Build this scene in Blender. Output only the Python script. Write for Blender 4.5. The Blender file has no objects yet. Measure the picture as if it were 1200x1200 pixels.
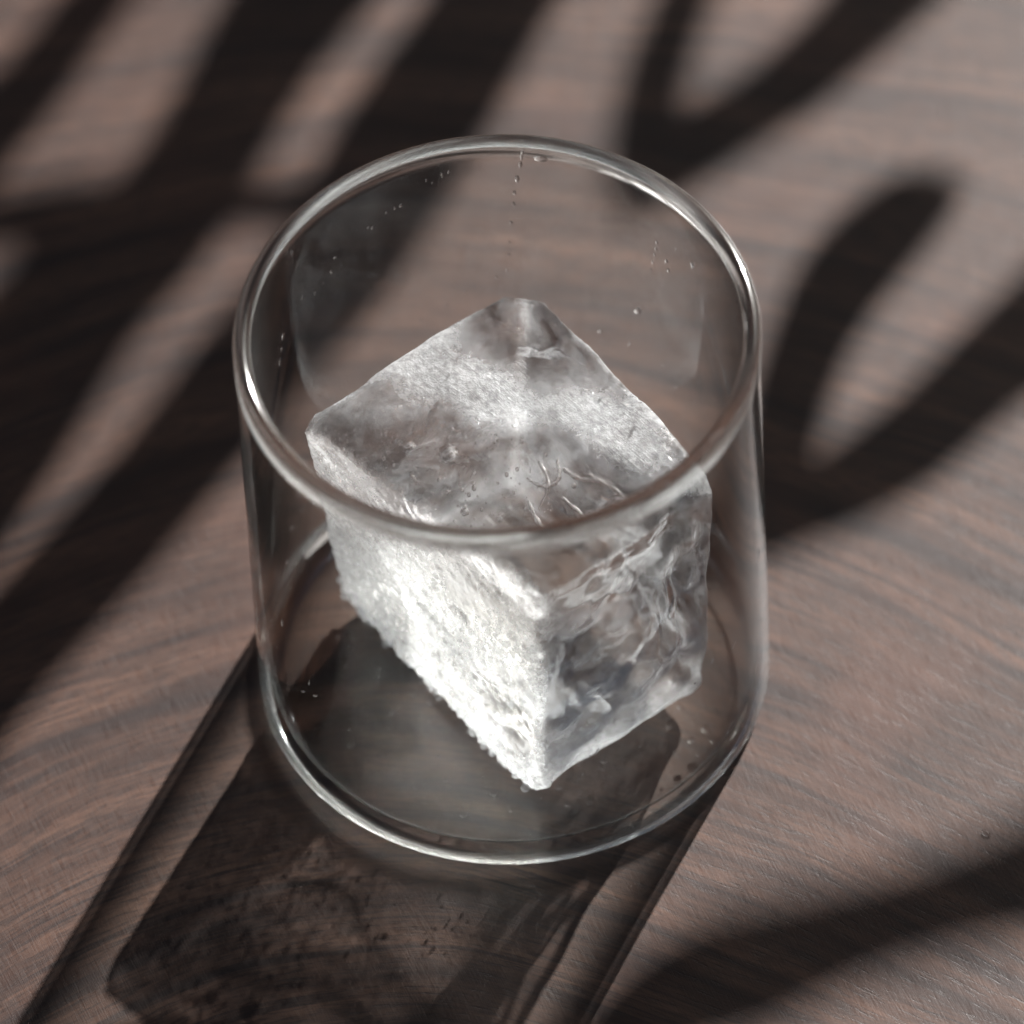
import bpy, bmesh, math, random
from mathutils import Vector, Matrix, noise

random.seed(7)
SC = bpy.context.scene
COL = SC.collection
MM = 0.001

# ------------------------------------------------------------------ camera
cd = bpy.data.cameras.new('camera')
cam = bpy.data.objects.new('camera', cd)
COL.objects.link(cam)
cd.sensor_width = 36.0
cd.lens = 36.0 * 9052.24 / 1200.0
cd.clip_start = 0.05
cd.clip_end = 50.0
PITCH, ROLL = math.radians(51.6746), math.radians(-3.0592)
fwd = Vector((0, math.cos(PITCH), -math.sin(PITCH)))
right = Vector((1, 0, 0))
up = right.cross(fwd)
r2 = right * math.cos(ROLL) + up * math.sin(ROLL)
u2 = -right * math.sin(ROLL) + up * math.cos(ROLL)
eye = Vector((0.0009946, 0, 0.043876)) - fwd * 1.353506
M = Matrix((r2, u2, -fwd)).transposed().to_4x4()
M.translation = eye
cam.matrix_world = M
cd.dof.use_dof = True
cd.dof.focus_distance = 1.347
cd.dof.aperture_fstop = 9.0
SC.camera = cam

# ------------------------------------------------------------------ light
SUN_AZ, SUN_EL = math.radians(62.0), math.radians(33.8)
SUN_DIR = Vector((math.cos(SUN_AZ) * math.cos(SUN_EL), math.sin(SUN_AZ) * math.cos(SUN_EL), math.sin(SUN_EL)))
world = bpy.data.worlds.new('World')
SC.world = world
world.use_nodes = True
wn = world.node_tree.nodes
bg = wn['Background']
sky = wn.new('ShaderNodeTexSky')
sky.sky_type = 'NISHITA'
sky.sun_disc = False
sky.sun_elevation = SUN_EL
sky.sun_rotation = math.pi / 2 - SUN_AZ
world.node_tree.links.new(sky.outputs[0], bg.inputs[0])
bg.inputs[1].default_value = 0.0075
ld = bpy.data.lights.new('sun', 'SUN')
ld.energy = 5.0
ld.angle = math.radians(0.70)
ld.color = (1.0, 0.972, 0.945)
sun = bpy.data.objects.new('sun', ld)
COL.objects.link(sun)
sun.rotation_euler = (-SUN_DIR).to_track_quat('-Z', 'Y').to_euler()

# the window the sun comes through: a pane of pale sky behind and to the right
def window_pane(name, az, el, dist, w, h, watts):
    az, el = math.radians(az), math.radians(el)
    d = Vector((math.cos(az) * math.cos(el), math.sin(az) * math.cos(el), math.sin(el)))
    wd = bpy.data.lights.new(name, 'AREA')
    wd.shape = 'RECTANGLE'
    wd.size, wd.size_y = w, h
    wd.energy = watts
    wd.color = (1.0, 0.94, 0.86)
    o = bpy.data.objects.new(name, wd)
    COL.objects.link(o)
    o.location = d * dist
    o.rotation_euler = (-d).to_track_quat('-Z', 'Y').to_euler()


window_pane('window_light', 58.0, 30.0, 2.3, 1.3, 0.9, 6.0)

SC.view_settings.view_transform = 'Standard'
SC.view_settings.look = 'None'
SC.view_settings.exposure = 1.36
SC.view_settings.gamma = 1.0
SC.view_settings.use_curve_mapping = False
SC.render.engine = 'CYCLES'
cy = SC.cycles
cy.max_bounces = 16
cy.transmission_bounces = 14
cy.glossy_bounces = 8
cy.diffuse_bounces = 4
cy.transparent_max_bounces = 24
cy.caustics_refractive = True
cy.caustics_reflective = True
cy.blur_glossy = 0.05
cy.sample_clamp_indirect = 25.0
cy.use_adaptive_sampling = True
cy.adaptive_threshold = 0.03
cy.use_denoising = True
cy.denoiser = 'OPENIMAGEDENOISE'
cy.denoising_input_passes = 'RGB_ALBEDO_NORMAL'


# ------------------------------------------------------------------ helpers
class NT:
    """a small node-tree writer"""

    def __init__(self, name):
        self.mat = bpy.data.materials.new(name)
        self.mat.use_nodes = True
        self.t = self.mat.node_tree
        self.t.nodes.clear()
        self.out = self.t.nodes.new('ShaderNodeOutputMaterial')

    def n(self, kind, ins=None, **props):
        nd = self.t.nodes.new('ShaderNode' + kind)
        for k, v in props.items():
            setattr(nd, k, v)
        for k, v in (ins or {}).items():
            if hasattr(v, 'is_linked') or isinstance(v, bpy.types.NodeSocket):
                self.t.links.new(v, nd.inputs[k])
            else:
                nd.inputs[k].default_value = v
        return nd

    def math(self, op, a, b=None, c=None, clamp=False):
        ins = {0: a}
        if b is not None:
            ins[1] = b
        if c is not None:
            ins[2] = c
        return self.n('Math', ins, operation=op, use_clamp=clamp).outputs[0]

    def smooth(self, v, lo, hi, a=0.0, b=1.0):
        return self.n('MapRange', {0: v, 1: lo, 2: hi, 3: a, 4: b}, interpolation_type='SMOOTHSTEP').outputs[0]

    def noise(self, vec, scale, detail=3.0, rough=0.5, dist=0.0):
        return self.n('TexNoise', {'Vector': vec, 'Scale': scale, 'Detail': detail, 'Roughness': rough, 'Distortion': dist})

    def ramp(self, fac, stops, interp='LINEAR'):
        nd = self.n('ValToRGB', {0: fac})
        cr = nd.color_ramp
        cr.interpolation = interp
        while len(cr.elements) < len(stops):
            cr.elements.new(0.5)
        for e, (p, c) in zip(cr.elements, stops):
            e.position = p
            e.color = (*c, 1.0) if len(c) == 3 else c
        return nd.outputs[0]

    def mix(self, fac, a, b):
        return self.n('MixShader', {0: fac, 1: a, 2: b}).outputs[0]

    def mixc(self, fac, a, b, blend='MIX'):
        nd = self.n('Mix', data_type='RGBA', blend_type=blend)
        for i, v in ((0, fac), (6, a), (7, b)):
            if isinstance(v, bpy.types.NodeSocket):
                self.t.links.new(v, nd.inputs[i])
            else:
                nd.inputs[i].default_value = v if i == 0 else (*v, 1.0)
        return nd.outputs[2]

    def done(self, surf, disp=None):
        self.t.links.new(surf, self.out.inputs['Surface'])
        return self.mat


def link_mesh(name, verts, faces, mat, parent=None, smooth=True):
    me = bpy.data.meshes.new(name)
    me.from_pydata([tuple(v) for v in verts], [], faces)
    me.update()
    if smooth:
        for p in me.polygons:
            p.use_smooth = True
    me.materials.append(mat)
    o = bpy.data.objects.new(name, me)
    COL.objects.link(o)
    o.parent = parent
    return o


def tag(o, label=None, cat=None, group=None, kind=None):
    if label: o['label'] = label
    if cat: o['category'] = cat
    if group: o['group'] = group
    if kind: o['kind'] = kind
    return o


def lathe(profile, seg=192, close_axis=True):
    """profile: list of (radius, z) from axis to axis"""
    vs, fs, rings = [], [], []
    for r, z in profile:
        if r < 1e-9:
            rings.append([len(vs)])
            vs.append((0, 0, z))
        else:
            rings.append(list(range(len(vs), len(vs) + seg)))
            for k in range(seg):
                a = 2 * math.pi * k / seg
                vs.append((r * math.cos(a), r * math.sin(a), z))
    for a, b in zip(rings[:-1], rings[1:]):
        for k in range(seg):
            k2 = (k + 1) % seg
            if len(a) == 1 and len(b) == 1:
                continue
            if len(a) == 1:
                fs.append((a[0], b[k2], b[k]))
            elif len(b) == 1:
                fs.append((a[k], a[k2], b[0]))
            else:
                fs.append((a[k], a[k2], b[k2], b[k]))
    return vs, fs


def arc(cx, cz, r, a0, a1, n):
    return [(cx + r * math.cos(math.radians(a0 + (a1 - a0) * i / n)),
             cz + r * math.sin(math.radians(a0 + (a1 - a0) * i / n))) for i in range(n + 1)]


# ------------------------------------------------------------------ materials
def wood_material():
    m = NT('walnut')
    co = m.n('TexCoord').outputs['Object']
    big = m.noise(co, 9.0, 2.0)
    warp = m.math('MULTIPLY', m.math('SUBTRACT', big.outputs[0], 0.5), 0.016)
    sp = m.n('SeparateXYZ', {0: co})
    x, y = sp.outputs[0], sp.outputs[1]
    dx = m.math('ADD', x, 0.028)
    hyp = m.math('SQRT', m.math('ADD', m.math('MULTIPLY', dx, dx), 0.055 ** 2))
    # arches flatten towards the far side of the table
    amp = m.n('MapRange', {0: y, 1: -0.08, 2: 0.16, 3: 0.72, 4: 0.22}).outputs[0]
    v = m.math('ADD', m.math('ADD', y, m.math('MULTIPLY', hyp, amp)), warp)
    gv = m.n('CombineXYZ', {0: m.math('MULTIPLY', x, 0.10), 1: v, 2: 0.3}).outputs[0]
    bands = m.noise(gv, 120.0, 4.0, 0.65).outputs[0]
    lines = m.noise(m.n('CombineXYZ', {0: m.math('MULTIPLY', x, 0.025), 1: v, 2: 1.7}).outputs[0], 330.0, 4.0, 0.7).outputs[0]
    fibre_v = m.n('CombineXYZ', {0: m.math('MULTIPLY', x, 0.12), 1: v, 2: 4.1}).outputs[0]
    fibre = m.noise(fibre_v, 1500.0, 3.0, 0.7).outputs[0]
    blot = m.noise(co, 22.0, 3.0).outputs[0]
    c = m.ramp(bands, [(0.36, (0.023, 0.0098, 0.0064)), (0.46, (0.044, 0.0208, 0.0138)), (0.54, (0.063, 0.0315, 0.0210)), (0.64, (0.088, 0.0445, 0.0290))])
    dark = m.smooth(lines, 0.51, 0.62)
    c = m.mixc(m.math('MULTIPLY', dark, 0.74), c, (0.013, 0.0070, 0.0066))
    c = m.mixc(m.math('MULTIPLY', m.smooth(fibre, 0.42, 0.64), 0.65), c, (0.017, 0.0100, 0.0086))
    c = m.mixc(m.math('MULTIPLY', m.smooth(blot, 0.5, 0.75), 0.35), c, (0.094, 0.0410, 0.0265))
    # relief: open pores along the grain, fine matt lacquer texture, brushed specks
    micro = m.noise(co, 2600.0, 2.0, 0.6).outputs[0]
    rot = m.n('VectorRotate', {'Vector': co, 'Axis': (0, 0, 1), 'Angle': math.radians(-21)}, rotation_type='AXIS_ANGLE').outputs[0]
    brush = m.noise(m.n('VectorMath', {0: rot, 1: (3600.0, 210.0, 1.0)}, operation='MULTIPLY').outputs[0], 1.0, 2.0, 0.5).outputs[0]
    pore = m.smooth(fibre, 0.55, 0.70)
    h = m.math('ADD', m.math('MULTIPLY', micro, 0.5), m.math('MULTIPLY', brush, 0.7))
    h = m.math('SUBTRACT', h, m.math('MULTIPLY', pore, 0.5))
    bump = m.n('Bump', {'Strength': 0.28, 'Distance': 0.0001, 'Height': h}).outputs[0]
    rough = m.n('MapRange', {0: brush, 1: 0.3, 2: 0.7, 3: 0.34, 4: 0.46}).outputs[0]
    b = m.n('BsdfPrincipled', {'Base Color': c, 'Roughness': rough, 'Normal': bump, 'IOR': 1.5, 'Specular IOR Level': 0.33})
    return m.done(b.outputs[0])


def glass_material():
    """thin clear glass: seen square on it lets light straight through, towards grazing angles a painted grey tint dims it; rim and foot refract"""
    m = NT('clear_glass')
    facing = m.n('LayerWeight', {'Blend': 0.5}).outputs['Facing']
    z = m.n('SeparateXYZ', {0: m.n('TexCoord').outputs['Object']}).outputs[2]
    fres = m.math('ADD', 0.018, m.math('MULTIPLY', m.math('POWER', facing, 5.0), 0.96))
    sp = m.n('SeparateXYZ', {0: m.n('TexCoord').outputs['Object']})
    rad = m.math('SQRT', m.math('ADD', m.math('MULTIPLY', sp.outputs[0], sp.outputs[0]), m.math('MULTIPLY', sp.outputs[1], sp.outputs[1])))
    foot = m.math('MULTIPLY', m.smooth(rad, 0.0408, 0.0422), m.n('MapRange', {0: z, 1: 0.0030, 2: 0.0050, 3: 1.0, 4: 0.0}).outputs[0])
    thick = m.math('MAXIMUM', m.smooth(z, 0.0885, 0.0905), foot)
    w = m.math('MULTIPLY', thick, 0.9)
    # grey tint towards grazing angles stands in for light the wall sends aside
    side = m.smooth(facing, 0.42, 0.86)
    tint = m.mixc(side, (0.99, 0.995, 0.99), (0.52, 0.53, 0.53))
    g = m.n('BsdfGlass', {'Color': (0.98, 0.995, 0.985, 1), 'Roughness': m.smooth(z, 0.05, 0.088, 0.05, 0.10), 'IOR': 1.47}).outputs[0]
    gl = m.n('BsdfGlossy', {'Color': (1, 1, 1, 1), 'Roughness': 0.0}).outputs[0]
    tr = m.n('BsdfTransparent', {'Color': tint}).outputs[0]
    return m.done(m.mix(w, m.mix(fres, tr, gl), g))


def ice_material():
    m = NT('ice')
    co = m.n('TexCoord').outputs['Object']
    frost = m.n('Attribute', attribute_name='frost').outputs['Fac']
    streak_w = m.n('Attribute', attribute_name='streak').outputs['Fac']
    n1 = m.noise(co, 620.0, 4.0, 0.7).outputs[0]
    n2 = m.noise(co, 2400.0, 2.0, 0.6).outputs[0]
    vor = m.n('TexVoronoi', {'Vector': co, 'Scale': 1500.0, 'Randomness': 1.0}).outputs['Distance']
    # hair-like bubbles and melt runs lying slantwise in the upper face
    rot = m.n('VectorRotate', {'Vector': co, 'Axis': (0, 0, 1), 'Angle': math.radians(50)}, rotation_type='AXIS_ANGLE').outputs[0]
    st = m.noise(m.n('VectorMath', {0: rot, 1: (260.0, 2600.0, 600.0)}, operation='MULTIPLY').outputs[0], 1.0, 3.0, 0.6).outputs[0]
    crust = m.n('Attribute', attribute_name='crust').outputs['Fac']
    grain = m.smooth(n1, 0.33, 0.63, 0.34, 1.12)
    grain = m.n('Mix', {0: m.math('MULTIPLY_ADD', crust, 0.6, 0.4), 2: 0.8, 3: grain}, data_type='FLOAT').outputs[0]
    fr = m.math('MULTIPLY', frost, grain, clamp=True)
    h = m.math('ADD', m.math('MULTIPLY', n1, 0.55), m.math('MULTIPLY', m.math('ADD', n2, m.math('MULTIPLY', vor, -0.5)), m.math('MULTIPLY', fr, 0.9)))
    h = m.math('ADD', h, m.math('MULTIPLY', m.smooth(st, 0.5, 0.7), m.math('MULTIPLY', streak_w, 0.35)))
    bump = m.n('Bump', {'Strength': m.math('ADD', 0.06, m.math('MULTIPLY', fr, m.math('MULTIPLY_ADD', crust, 0.55, 0.35))), 'Distance': 0.0006, 'Height': h}).outputs[0]
    rough = m.math('MULTIPLY', fr, 0.12)
    g = m.n('BsdfGlass', {'Color': (0.99, 0.995, 1.0, 1), 'Roughness': rough, 'IOR': 1.31, 'Normal': bump}).outputs[0]
    tr = m.n('BsdfTransparent').outputs[0]
    facing = m.n('LayerWeight', {'Blend': 0.5}).outputs['Facing']
    g = m.mix(m.smooth(facing, 0.25, 0.60, 0.66, 0.14), g, tr)
    wh = m.mix(m.math('MULTIPLY_ADD', m.n('Attribute', attribute_name='crust').outputs['Fac'], 0.40, 0.48), m.n('BsdfDiffuse', {'Color': (0.90, 0.92, 0.94, 1), 'Normal': bump}).outputs[0],
               m.n('BsdfTranslucent', {'Color': (0.95, 0.965, 0.98, 1), 'Normal': bump}).outputs[0])  # left face made more translucent to keep its backlit brilliance
    s = m.mix(m.math('MULTIPLY', m.math('POWER', fr, 1.5), m.math('MULTIPLY_ADD', crust, 0.06, 0.60)), g, wh)
    return m.done(s)


def air_material():
    """air shut inside the ice: the ray leaves the ice and comes back in"""
    m = NT('trapped_air')
    g = m.n('BsdfGlass', {'Roughness': 0.02, 'IOR': 1.0 / 1.31}).outputs[0]
    return m.done(m.mix(0.3, g, m.n('BsdfTransparent').outputs[0]))


def crack_material():
    m = NT('ice_crack')
    co = m.n('TexCoord').outputs['Object']
    n = m.noise(co, 170.0, 4.0, 0.6).outputs[0]
    bump = m.n('Bump', {'Strength': 0.35, 'Distance': 0.0006, 'Height': n}).outputs[0]
    g = m.n('BsdfGlossy', {'Roughness': 0.12, 'Normal': bump}).outputs[0]
    tl = m.n('BsdfTranslucent', {'Color': (0.9, 0.93, 0.96, 1), 'Normal': bump}).outputs[0]
    s = m.mix(m.smooth(n, 0.40, 0.70, 0.02, 0.45), m.n('BsdfTransparent').outputs[0], m.mix(0.5, g, tl))
    return m.done(s)


def water_material():
    m = NT('water')
    g = m.n('BsdfGlass', {'Roughness': 0.0, 'IOR': 1.33}).outputs[0]
    return m.done(m.mix(0.55, g, m.n('BsdfTransparent').outputs[0]))


def simple(name, col, rough=0.5, **kw):
    m = NT(name)
    co = m.n('TexCoord').outputs['Object']
    n = m.noise(co, kw.get('scale', 60.0), 4.0).outputs[0]
    c = m.mixc(n, tuple(v * 0.7 for v in col), tuple(min(1, v * 1.25) for v in col))
    b = m.n('BsdfPrincipled', {'Base Color': c, 'Roughness': rough})
    return m.done(b.outputs[0])


M_WOOD = wood_material()
M_GLASS = glass_material()
M_ICE = ice_material()
M_AIR = air_material()
M_CRACK = crack_material()
M_WATER = water_material()
M_LEAF = simple('leaf_green', (0.045, 0.11, 0.03), 0.4)
M_STEM = simple('stem_green', (0.07, 0.12, 0.04), 0.5)
M_POT = simple('glazed_pot', (0.42, 0.40, 0.37), 0.35)
M_SOIL = simple('soil', (0.035, 0.025, 0.018), 0.95, scale=400.0)

# ------------------------------------------------------------------ table
def build_table():
    bm = bmesh.new()
    bmesh.ops.create_cube(bm, size=1.0)
    bmesh.ops.scale(bm, vec=(1.7, 1.9, 0.035), verts=bm.verts)
    bmesh.ops.translate(bm, vec=(0.1, 0.35, -0.0175), verts=bm.verts)
    bmesh.ops.bevel(bm, geom=list(bm.edges), offset=0.004, segments=3, affect='EDGES', profile=0.5)
    me = bpy.data.meshes.new('table_top')
    bm.to_mesh(me)
    bm.free()
    me.materials.append(M_WOOD)
    o = bpy.data.objects.new('table_top', me)
    COL.objects.link(o)
    return tag(o, 'dark walnut table top under the glass', 'table', kind='structure')


table = build_table()

# ------------------------------------------------------------------ tumbler
RO, RB, H = 45.0, 45.9, 94.1


def build_tumbler():
    root = bpy.data.objects.new('tumbler', None)
    COL.objects.link(root)
    root.empty_display_size = 0.02
    tag(root, 'clear thin-walled glass tumbler holding one large ice cube on the walnut table', 'glass')
    wall = 1.7
    prof = [(0, 0.9), (20, 0.9), (34, 0.8), (39.3, 0.45), (41.9, 0.08), (42.6, 0.0)]
    prof += arc(43.1, 2.8, 2.8, -88, -2, 14)
    zt = H - 1.7
    for z in (10, 20, 35, 50, 65, 78, 88):
        prof.append((RB + (RO - RB) * z / H, z))
    # fire-polished bead, a little thicker than the wall
    prof += arc(RO - 1.45, zt, 1.5, 5, 178, 16)
    ri = RO - wall
    prof += [(ri - 1.1, zt - 1.1), (ri - 0.5, zt - 2.4), (ri - 0.05, zt - 5)]
    for z in (80, 65, 50, 35, 20, 14):
        prof.append((ri + 0.9 * (1 - z / H), z))
    rr = 3.2
    prof += arc(ri + 0.8 - rr, 4.0 + rr, rr, 0, -86, 14)
    prof += [(30, 3.9), (15, 3.8), (0, 3.8)]
    vs, fs = lathe([(r * MM, z * MM) for r, z in prof], 256)
    o = link_mesh('glass_body', vs, fs, M_GLASS, root)
    bm = bmesh.new(); bm.from_mesh(o.data)
    bmesh.ops.recalc_face_normals(bm, faces=bm.faces)
    bm.to_mesh(o.data); bm.free()
    return root


tumbler = build_tumbler()

# ------------------------------------------------------------------ ice
CORN = {  # (u,v,w): u towards the right face edge C, v towards A, w up
    (0, 0, 0): (2.8, -34.0, 4.3), (1, 0, 0): (34.3, -11.6, 4.3), (0, 1, 0): (-31.0, 15.4, 4.3), (1, 1, 0): (1.5, 36.5, 4.3),
    (0, 0, 1): (5.4, -30.2, 60.0), (1, 0, 1): (37.0, -8.2, 60.5), (0, 1, 1): (-35.6, 11.4, 59.0), (1, 1, 1): (6.0, 40.0, 61.0),
}


def blob_mesh(name, items, mat, parent, sub=1):
    """many small rounded bodies in one mesh; items: (centre, radii, rotation)"""
    bm = bmesh.new()
    bmesh.ops.create_icosphere(bm, subdivisions=sub, radius=1.0)
    base = [v.co.copy() for v in bm.verts]
    tris = [tuple(v.index for v in f.verts) for f in bm.faces]
    bm.free()
    vs, fs = [], []
    for c, r, R in items:
        o = len(vs)
        for b in base:
            q = Vector((b.x * r[0], b.y * r[1], b.z * r[2]))
            vs.append((R @ q if R else q) + c)
        fs += [tuple(i + o for i in t) for t in tris]
    return link_mesh(name, vs, fs, mat, parent)


def tube(pts, rads, seg=8):
    vs, fs = [], []
    for i, p in enumerate(pts):
        d = (pts[min(i + 1, len(pts) - 1)] - pts[max(i - 1, 0)]).normalized()
        a = d.cross(Vector((0.31, 0.2, 0.93))).normalized()
        b = d.cross(a)
        for k in range(seg):
            t = 2 * math.pi * k / seg
            vs.append(p + (a * math.cos(t) + b * math.sin(t)) * rads[i])
    for i in range(len(pts) - 1):
        for k in range(seg):
            k2 = (k + 1) % seg
            fs.append((i * seg + k, i * seg + k2, (i + 1) * seg + k2, (i + 1) * seg + k))
    fs.append(tuple(range(seg))[::-1])
    fs.append(tuple((len(pts) - 1) * seg + k for k in range(seg)))
    return vs, fs


def detail_ice(root, tri):
    rnd = random.Random(11)
    # air bubbles frozen in, thickest under the cloudy band and along the frosted side
    items = []
    for _ in range(700):
        if rnd.random() < 0.55:
            p = tri(rnd.uniform(0.03, 0.10), rnd.uniform(0.05, 0.95), rnd.uniform(0.04, 0.9))
        else:
            p = tri(rnd.uniform(0.05, 0.60), rnd.uniform(0.30, 0.95), rnd.uniform(0.85, 0.968))
        r = rnd.choice((0.12, 0.16, 0.2, 0.28, 0.4)) * rnd.uniform(0.7, 1.2)
        items.append((p * MM, (r * MM, r * MM, r * MM * rnd.uniform(1, 2.2)), None))
    for u, v, r in ((0.2, 0.72, 1.5), (0.28, 0.62, 2.0), (0.13, 0.42, 0.9), (0.08, 0.28, 1.0), (0.2, 0.33, 0.7)):
        items.append((tri(u, v, 0.945) * MM, (r * MM, r * MM, r * MM * 0.7), None))
    tag(blob_mesh('air_bubbles', items, M_AIR, root), kind='stuff')
    # branching veins in the clear part near the top
    starts = [(0.50, 0.42, 0.96), (0.42, 0.40, 0.95), (0.56, 0.36, 0.95), (0.36, 0.34, 0.93), (0.48, 0.30, 0.92), (0.62, 0.30, 0.95)]
    for s0 in starts:
        q = Vector(s0)
        ang, bend = rnd.uniform(-0.7, 0.7), rnd.uniform(-0.12, 0.12)
        pts, rad = [], []
        n = rnd.randint(16, 22)
        for i in range(n):
            pts.append(tri(*q) * MM)
            rad.append(0.42 * MM * (0.35 + 0.65 * math.sin(math.pi * (i + 0.6) / n)) * (1 + 0.35 * math.sin(i * 1.3 + ang * 5)))
            bend += rnd.uniform(-0.10, 0.10)
            bend *= 0.85
            ang += bend
            q += Vector((0.011 * math.sin(ang), -0.011 * math.cos(ang), -0.0012))
        vs, fs = tube(pts, rad)
        link_mesh('vein', vs, fs, M_AIR, root)
    # curved fracture sheets, the last ones added to whiten the right face
    for k, (cu, cv, cw, rad, ax) in enumerate(((0.78, 0.22, 0.62, 9, (0.3, 0.9, 0.3)), (0.35, 0.55, 0.55, 13, (0.8, 0.2, 0.5)),
                                                (0.62, 0.70, 0.70, 11, (0.2, -0.5, 0.8)), (0.25, 0.25, 0.30, 10, (0.9, 0.4, -0.2)),
                                                (0.70, 0.30, 0.25, 9, (-0.3, 0.8, 0.5)), (0.86, 0.14, 0.33, 8, (0.75, 0.6, 0.1)),
                                                (0.90, 0.10, 0.80, 6, (0.5, -0.6, 0.6)), (0.35, 0.12, 0.22, 8, (0.4, 0.9, 0.25)))):
        cpt = tri(cu, cv, cw)
        nrm = Vector(ax).normalized()
        a = nrm.cross(Vector((0, 0.1, 1))).normalized()
        b = nrm.cross(a)
        vs, fs, R, S = [], [], 14, 28
        for i in range(R + 1):
            for j in range(S):
                t = 2 * math.pi * j / S
                rr = rad * i / R * (0.75 + 0.35 * noise.noise(Vector((math.cos(t) * 1.3, math.sin(t) * 1.3, k * 3.0))))
                p = cpt + a * rr * math.cos(t) + b * rr * math.sin(t)
                p += nrm * (0.5 * noise.noise(p * 0.14 + Vector((k, 0, 0))) + 0.05 * rr * rr / rad)
                vs.append(p * MM)
        for i in range(R):
            for j in range(S):
                j2 = (j + 1) % S
                fs.append((i * S + j, i * S + j2, (i + 1) * S + j2, (i + 1) * S + j))
        link_mesh('crack', vs, fs, M_CRACK, root)
    # melted frost beads along the foot of the frosted side
    items = []
    for _ in range(170):
        v = rnd.uniform(0.02, 0.98)
        w = abs(rnd.gauss(0, 0.05)) + 0.012
        p = tri(-0.012 + rnd.uniform(-0.012, 0.02), v, w)
        r = rnd.choice((0.25, 0.3, 0.4, 0.5, 0.7)) * rnd.uniform(0.8, 1.2)
        p.z = max(p.z, 4.0 + r)
        items.append((p * MM, (r * MM, r * MM, r * MM), None))
    o = blob_mesh('frost_beads', items, M_ICE, root, 2)
    at = o.data.attributes.new('frost', 'FLOAT', 'POINT')
    at.data.foreach_set('value', [0.35] * len(o.data.vertices))
    tag(o, kind='stuff')


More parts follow.
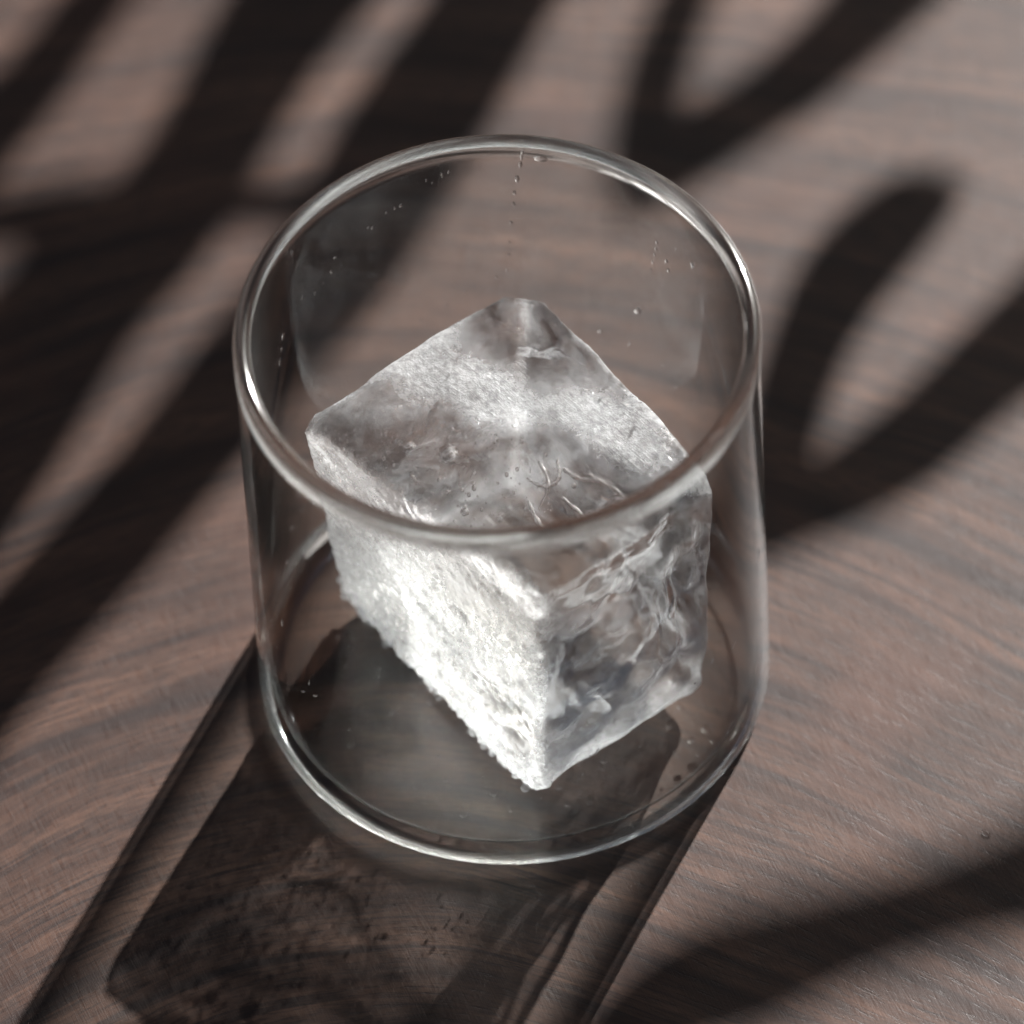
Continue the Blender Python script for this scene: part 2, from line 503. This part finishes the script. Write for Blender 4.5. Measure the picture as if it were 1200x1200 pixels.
def build_ice():
    N = 110
    idx, vs, fs, fr, sk, cr = {}, [], [], [], [], []
    c = {k: Vector(v) for k, v in CORN.items()}

    def tri(u, v, w):
        p = Vector((0, 0, 0))
        for (a, b, d), q in c.items():
            p += q * ((u if a else 1 - u) * (v if b else 1 - v) * (w if d else 1 - w))
        return p

    def shape(u, v, w):
        q = Vector((u, v, w)) * 2 - Vector((1, 1, 1))
        r = 0.09
        k = Vector([max(-1 + r, min(1 - r, t)) for t in q])
        d = q - k
        if d.length > 1e-9:
            n = d.normalized()
            q = k + n * r
        p = tri(*((q[i] + 1) / 2 for i in range(3)))
        # outward direction
        ax = max(range(3), key=lambda i: abs(q[i]))
        n = Vector((0, 0, 0))
        for i in range(3):
            n[i] = (abs(q[i]) ** 8) * (1 if q[i] > 0 else -1)
        e = [(c[(1, 0, 0)] - c[(0, 0, 0)]).normalized(), (c[(0, 1, 0)] - c[(0, 0, 0)]).normalized(), Vector((0, 0, 1))]
        nn = (e[0] * n[0] + e[1] * n[1] + e[2] * n[2]).normalized()
        s1 = noise.noise(p * 0.055 + Vector((3, 1, 7)))
        s2 = noise.noise(p * 0.16 + Vector((9, 4, 2)))
        s3 = noise.noise(p * 0.5)
        left = max(0.0, -q[0]) ** 6           # face between A and D (u = 0)
        front = max(0.0, -q[1]) ** 6          # face between D and C (v = 0)
        top = max(0.0, q[2]) ** 6
        d = 0.9 * s1 + 0.35 * s2 + 0.07 * s3
        if front > 0.3:
            run = max(0.0, min(1.0, (u - 0.55) / 0.2))
            d += front * run * 1.0 * noise.noise(Vector((p.x * 0.30, p.y * 0.30, p.z * 0.10)))
            d += 0.5 * s2 * front + 1.1 * math.exp(-((u - 0.75) / 0.12) ** 2) * noise.noise(p * 0.13 + Vector((1, 1, 1)))
        if left > 0.3:
            d += left * (0.22 * noise.noise(p * 0.9) + 0.15 * noise.noise(p * 1.9))
            low = max(0.0, 1 - w / 0.10)
            d += low * 1.3 * abs(noise.noise(p * 0.55 + Vector((5, 5, 5))))
        if top > 0.3:
            d += top * (0.12 * noise.noise(p * 1.2) + 0.5 * noise.noise(p * 0.12 + Vector((8, 0, 0))))
        p = p + nn * d
        # melted hollows in the upper face
        if q[2] > 0.5:
            for hu, hv, hr, hd in ((0.36, 0.24, 0.15, 4.2), (0.62, 0.22, 0.10, 1.6), (0.88, 0.80, 0.10, 2.0), (0.16, 0.45, 0.07, 1.0), (0.22, 0.72, 0.06, 0.9)):
                p.z -= hd * math.exp(-(((u - hu) / hr) ** 2 + ((v - hv) / hr) ** 2) ** 1.5)
        p.z = max(p.z, 4.05)
        # chipped far corner and left corner
        for (pt, nv, off) in ((Vector((6.0, 40.0, 61.0)), Vector((0.22, 0.80, 0.50)).normalized(), 5.0),
                              (Vector((2.8, -34.0, 4.3)), Vector((-0.05, -0.92, -0.38)).normalized(), 2.2),
                              (Vector((-35.6, 11.4, 59)), Vector((-0.85, 0.35, 0.45)).normalized(), 2.6),
                              (Vector((37, -8.2, 60.5)), Vector((0.8, -0.1, 0.6)).normalized(), 3.2)):
            h = (p - pt).dot(nv) + off
            if h > 0:
                p = p - nv * (h * 0.92) + nv * 0.4 * noise.noise(p * 0.6)
        # how frosted the surface is here; some white stands in for refracted light
        f = 0.0
        f += left * (0.80 - 0.30 * max(0.0, w - 0.6) / 0.4 + 0.5 * noise.noise(p * 0.09 + Vector((2, 2, 2))) + 0.35 * max(0, 0.35 - w) / 0.35)
        band = math.exp(-((1.6 * u + v - 1.62) / 0.38) ** 2)
        f += top * (1.0 * band + 0.05 + 0.6 * noise.noise(p * 0.11 + Vector((4, 4, 4))))
        hole = math.exp(-(((u - 0.38) / 0.22) ** 2 + ((v - 0.26) / 0.20) ** 2)) + 0.6 * math.exp(-(((u - 0.88) / 0.13) ** 2 + ((v - 0.80) / 0.13) ** 2))
        f -= top * 1.6 * hole
        f += front * 0.10 * max(0, s2)
        back = max(0.0, q[0]) ** 6 + max(0.0, q[1]) ** 6
        f += max(0.0, q[0]) ** 6 * max(0.0, 0.12 + 0.7 * noise.noise(p * 0.10 + Vector((6, 1, 6))))
        f += max(0.0, q[1]) ** 6 * max(0.0, 0.9 * max(0.0, 1 - w / 0.55) - 0.1 + 0.8 * noise.noise(p * 0.10 + Vector((1, 7, 3))))  # white low on the back-left side, painted in to brighten the right face
        f += max(0.0, -q[2]) ** 6 * max(0.0, 0.8 * max(0.0, 1 - v / 0.40) - 0.1 + 0.9 * noise.noise(p * 0.11 + Vector((7, 2, 5))))  # white underside near the front, put in as glow behind the right face
        f -= left * 1.1 * math.exp(-(((v - 0.13) / 0.16) ** 2 + ((w - 0.27) / 0.20) ** 2))  # clearer patch, shaped to let a patch of sun through onto the table
        f -= max(0.0, q[0]) ** 6 * math.exp(-(((v - 0.28) / 0.25) ** 2 + ((w - 0.76) / 0.25) ** 2))  # cleared on the sun side too, to feed that patch of sun
        # edges shatter and scatter light
        near = sorted((abs(t) for t in q), reverse=True)
        edge = max(0.0, (near[1] - 0.90) / 0.10)
        f += edge * (0.35 + 0.5 * noise.noise(p * 0.3 + Vector((2, 8, 2))))
        f += front * 0.9 * max(0.0, 1 - w / 0.10)  # white foot painted in for the sky reflected along this edge
        return p, max(0.0, min(1.0, f)), top * max(0.0, min(1.0, 0.3 + 1.2 * (u - v * 0.3))), left

    def vid(i, j, k):
        key = (i, j, k)
        if key not in idx:
            p, f, t, l = shape(i / N, j / N, k / N)
            idx[key] = len(vs)
            vs.append(p * MM)
            fr.append(f)
            sk.append(t)
            cr.append(l)
        return idx[key]

    for s in (0, N):
        for a in range(N):
            for b in range(N):
                for ax in range(3):
                    def g(i, j):
                        t = [i, j]
                        t.insert(ax, s)
                        return vid(*t)
                    f = (g(a, b), g(a + 1, b), g(a + 1, b + 1), g(a, b + 1))
                    fs.append(f)
    root = bpy.data.objects.new('ice_cube', None)
    COL.objects.link(root)
    root.empty_display_size = 0.02
    tag(root, 'single large clear ice cube with frosted side and cloudy top, standing in the glass', 'ice cube')
    o = link_mesh('ice_block', vs, fs, M_ICE, root)
    bm = bmesh.new(); bm.from_mesh(o.data)
    bmesh.ops.recalc_face_normals(bm, faces=bm.faces)
    bm.to_mesh(o.data); bm.free()
    at = o.data.attributes.new('frost', 'FLOAT', 'POINT')
    at.data.foreach_set('value', fr)
    at = o.data.attributes.new('streak', 'FLOAT', 'POINT')
    at.data.foreach_set('value', sk)
    at = o.data.attributes.new('crust', 'FLOAT', 'POINT')
    at.data.foreach_set('value', cr)
    detail_ice(root, tri)
    return root


ice = build_ice()


# ------------------------------------------------------------------ plant by the window, whose shadow falls across the table
# each leaf: pairs of edge points of its shadow on the table, in mm, from its far tip to its stalk
LEAVES = {
'a': [(-117,112,-104,97), (-102,139,-94,121), (-92,149,-83,138), (-81,166,-68,165), (-66,190,-55,185), (-52,210,-48,207)],
'b2': [(-112,112,-110,104), (-99,115,-97,105), (-83,118,-81,102), (-67,119,-65,101)],
'b': [(-115,59,-102,18), (-102,82,-83,52), (-84,104,-69,80), (-68,121,-55,100), (-57,143,-35,141), (-48,164,-22,162), (-32,190,-11,186), (-13,216,-5,212)],
'link': [(-70,109,-68,119), (-54,108,-52,118), (-39,106,-38,117), (-25,102,-22,113)],
'c': [(-111,-3,-99,-28), (-93,23,-90,-7), (-72,51,-65,27), (-54,79,-42,60), (-40,99,-20,91), (-27,130,-1,128), (-9,161,14,160), (7,189,27,183), (26,218,33,215)],
'f': [(23,109,25,102), (28,123,35,109), (42,131,49,119), (53,139,63,130), (68,156,86,154), (84,181,98,174), (95,199,100,196)],
'g': [(22,109,30,107), (24,122,37,117), (27,137,37,134), (33,154,42,153), (40,171,48,168), (47,189,50,187)],
'h': [(43,36,54,33), (45,52,57,49), (51,72,64,69), (59,90,74,85), (70,104,83,98), (78,111,88,106), (84,112,88,110)],
'i': [(29,25,31,13), (45,40,48,22), (58,43,65,29), (73,55,78,38), (86,69,93,53), (101,85,107,66), (121,106,125,96), (137,122,139,119)],
'j': [(2,-89,8,-102), (14,-72,19,-89), (31,-60,38,-82), (51,-55,56,-73), (70,-50,73,-67), (88,-43,91,-62), (109,-32,110,-46), (125,-22,126,-26)],
}
LIFT = {'a': 0.40, 'b': 0.37, 'b2': 0.39, 'link': 0.36, 'c': 0.35, 'f': 0.36, 'g': 0.37, 'h': 0.33, 'i': 0.35, 'j': 0.46}


def build_plant():
    pot_c = Vector((0.40, 0.84, 0.0))
    root = bpy.data.objects.new('potted_plant', None)
    COL.objects.link(root)
    root.location = pot_c
    tag(root, 'potted plant with long strap leaves casting the leaf shadows across the table', 'plant')
    vs, fs = lathe([(0, 0), (0.05, 0), (0.055, 0.004), (0.072, 0.12), (0.074, 0.128), (0.069, 0.128), (0.066, 0.108), (0, 0.108)], 48)
    link_mesh('pot', vs, fs, M_POT, root)
    vs, fs = lathe([(0, 0.1085), (0.03, 0.113), (0.0655, 0.1095)], 32)
    link_mesh('soil', vs, fs, M_SOIL, root)

    def cr(p, t):
        i = min(int(t), len(p) - 2)
        f = t - i
        a, b, c, d = p[max(i - 1, 0)], p[i], p[i + 1], p[min(i + 2, len(p) - 1)]
        return 0.5 * ((2 * b) + (c - a) * f + (2 * a - 5 * b + 4 * c - d) * f * f + (3 * b - a - 3 * c + d) * f ** 3)

    for name, st in LEAVES.items():
        g = 0.05 if name in 'abc' else 0.09
        A = [Vector((q[0] + (q[0] - q[2]) * g, q[1] + (q[1] - q[3]) * g, 0)) * MM for q in st]
        B = [Vector((q[2] + (q[2] - q[0]) * g, q[3] + (q[3] - q[1]) * g, 0)) * MM for q in st]
        n, m = 8 * (len(st) - 1), 8
        vs, fs = [], []
        for i in range(n + 1):
            t = i / n * (len(st) - 1)
            a, b = cr(A, t), cr(B, t)
            for j in range(m + 1):
                s = j / m
                g = a.lerp(b, s)
                h = LIFT[name] + 0.03 * math.sin(math.pi * i / n) + 0.006 * abs(2 * s - 1)
                vs.append(g + SUN_DIR * (h / SUN_DIR.z) - pot_c)
        for i in range(n):
            for j in range(m):
                k = i * (m + 1) + j
                fs.append((k, k + 1, k + m + 2, k + m + 1))
        o = link_mesh('leaf', vs, fs, M_LEAF, root)
        so = o.modifiers.new('thickness', 'SOLIDIFY')
        so.thickness = 0.0008
        if name in ('h', 'link', 'b2'):
            continue
        e = vs[-(m // 2 + 1)]
        w = Vector((random.uniform(-0.02, 0.02), random.uniform(-0.02, 0.02), 0.105))
        pts, rad = [], []
        for i in range(13):
            t = i / 12
            mid = Vector((w.x * 1.5 + e.x * 0.25, w.y * 1.5 + e.y * 0.25, e.z + 0.06))
            pts.append(w * (1 - t) ** 2 + mid * (2 * t * (1 - t)) + Vector(e) * t * t)
            rad.append(0.0042 - 0.002 * t)
        v2, f2 = tube(pts, rad)
        link_mesh('stem', v2, f2, M_STEM, root)
    return root


plant = build_plant()


# ------------------------------------------------------------------ water
def wall_frame(theta, z, r):
    a = math.radians(theta)
    n = Vector((math.cos(a), math.sin(a), 0))
    return Vector((n.x * r, n.y * r, z)) * MM, Matrix((n, Vector((-n.y, n.x, 0)), Vector((0, 0, 1)))).transposed()


BACK = [(81.7, 91.0, .5), (82.0, 89.4, .45), (82.4, 87.4, .5), (83.3, 83.5, .55), (84.1, 79.6, .4), (84.4, 76.6, .35), (85.3, 71.5, .45), (85.9, 66.1, .25), (86.0, 64.0, .2), (86.2, 62.6, .3), (86.8, 58.4, .25), (48.2, 76.8, .42), (48.5, 75.0, .38), (49.0, 73.1, .33), (49.6, 70.7, .3), (50.2, 68.3, .3), (64.9, 44.6, .6), (44.9, 71.0, .5), (45.4, 73.3, .45), (36.7, 77.8, .5), (42.2, 78.6, .25), (129.8, 76.1, .4), (131.1, 73.0, .35), (133.7, 71.7, .3), (136.7, 70.9, .35), (141.2, 72.9, .4), (114.9, 80.5, .35), (112.7, 80.8, .3), (111.2, 80.9, .45), (119.9, 78.7, .3), (118.8, 78.1, .3), (122.9, 79.7, .2), (129.6, 83.6, .2), (143.5, 86.8, .4), (142.2, 83.4, .25), (149.7, 69.1, .6), (150.6, 66.3, .5), (151.9, 63.8, .6), (104.6, 85.6, .25), (100.8, 86.2, .3), (99.2, 86.6, .25), (103.2, 84.5, .2), (97.0, 53.5, .3), (94.7, 54.3, .25), (101.5, 50.4, .3), (107.8, 48.1, .3), (89.4, 56.4, .35), (57.2, 44.2, .35), (47.7, 43.0, .4), (43.7, 39.4, .4), (64.2, 77.8, .2), (63.1, 76.3, .2)]
FRONT = [(-140.5, 88.0, .4), (-143.7, 76.6, .5), (-146.7, 64.8, .55), (-139.5, 84.4, .4), (-151.1, 44.2, .5), (-32.7, 34.7, .6), (-36.9, 40.8, .35), (-41.1, 37.1, .45), (-53.1, 40.1, .4), (-61.2, 37.9, .4), (-84.0, 36.8, .35), (-68.5, 38.0, .4), (-72.7, 31.1, .4), (-139.8, 32.7, .5), (-141.8, 34.8, .35), (-144.4, 30.2, .4), (-23.1, 58.2, .35), (-19.7, 69.1, .35), (-17.0, 45.1, .4), (-24.7, 40.5, .4), (-28.6, 38.1, .3), (-129.8, 29.7, .45), (-128.8, 26.6, .35)]


def build_water():
    rnd = random.Random(5)
    items = []
    for th, z, r in BACK:
        rr = 42.9 + 0.9 * (1 - z / H)
        c, R = wall_frame(th, z, rr)
        items.append((c, (r * 0.45 * MM, r * 0.8 * MM, r * rnd.uniform(1.0, 1.9) * MM), R))
    for th, z, r in FRONT:
        c, R = wall_frame(th, z, RB + (RO - RB) * z / H)
        tilt = Matrix.Rotation(math.radians(rnd.uniform(-50, 10)), 3, 'X')
        items.append((c, (r * 0.35 * MM, r * 0.55 * MM, r * rnd.uniform(1.2, 2.6) * MM), R @ tilt))
    # fine mist low on the near wall and on the floor of the glass
    for _ in range(140):
        th, z = rnd.uniform(-165, -15), rnd.uniform(10, 60)
        c, R = wall_frame(th, z, 43.0 + 0.9 * (1 - z / H))
        r = rnd.uniform(0.08, 0.22)
        items.append((c, (r * 0.5 * MM, r * MM, r * MM), R))
    for _ in range(130):
        a, q = rnd.uniform(math.radians(150), math.radians(345)), 41 * math.sqrt(rnd.uniform(0.2, 0.85))
        r = rnd.choice((0.12, 0.16, 0.22, 0.35, 0.6))
        items.append((Vector((q * math.cos(a), q * math.sin(a), 3.92)) * MM, (r * MM * 1.1, r * MM, r * MM * 0.45), None))
    o = blob_mesh('water_droplets', items, M_WATER, None, 2)
    tag(o, 'fine water droplets and runs clinging to the walls and floor of the glass', 'water', kind='stuff')

    def drop(loc, radii, R, label):
        vs = blob_mesh('water_drop', [(Vector((0, 0, 0)), [q * MM for q in radii], R)], M_WATER, None, 3)
        vs.location = loc
        tag(vs, label, 'water drop', 'single larger water drops')

    c, R = wall_frame(77.5, 89.5, 42.9)
    drop(c, (0.6, 1.25, 0.75), R, 'wide water drop hanging just under the far rim of the glass')
    c, R = wall_frame(54.5, 54.9, 43.2)
    drop(c, (0.5, 0.75, 0.95), R, 'round water drop halfway down the far wall, right above the ice cube')
    drop(Vector((81.4, -43.3, 0.25)) * MM, (0.9, 0.5, 0.35), Matrix.Rotation(math.radians(-40), 3, 'Z'), 'lone water drop on the bare table right of the glass')
    for x, y, r, lab in ((33.4, -19.9, 1.0, 'clear drop on the glass floor, farthest of the cluster right of the ice cube'),
                         (30.6, -22.2, 0.75, 'clear drop on the glass floor, leftmost of the cluster right of the ice cube'),
                         (34.6, -22.6, 0.8, 'clear drop on the glass floor, rightmost of the cluster right of the ice cube'),
                         (31.8, -25.3, 0.7, 'clear drop on the glass floor, nearest the viewer of the cluster by the ice')):
        drop(Vector((x, y, 3.95)) * MM, (r, r * 0.8, r * 0.45), None, lab)


build_water()
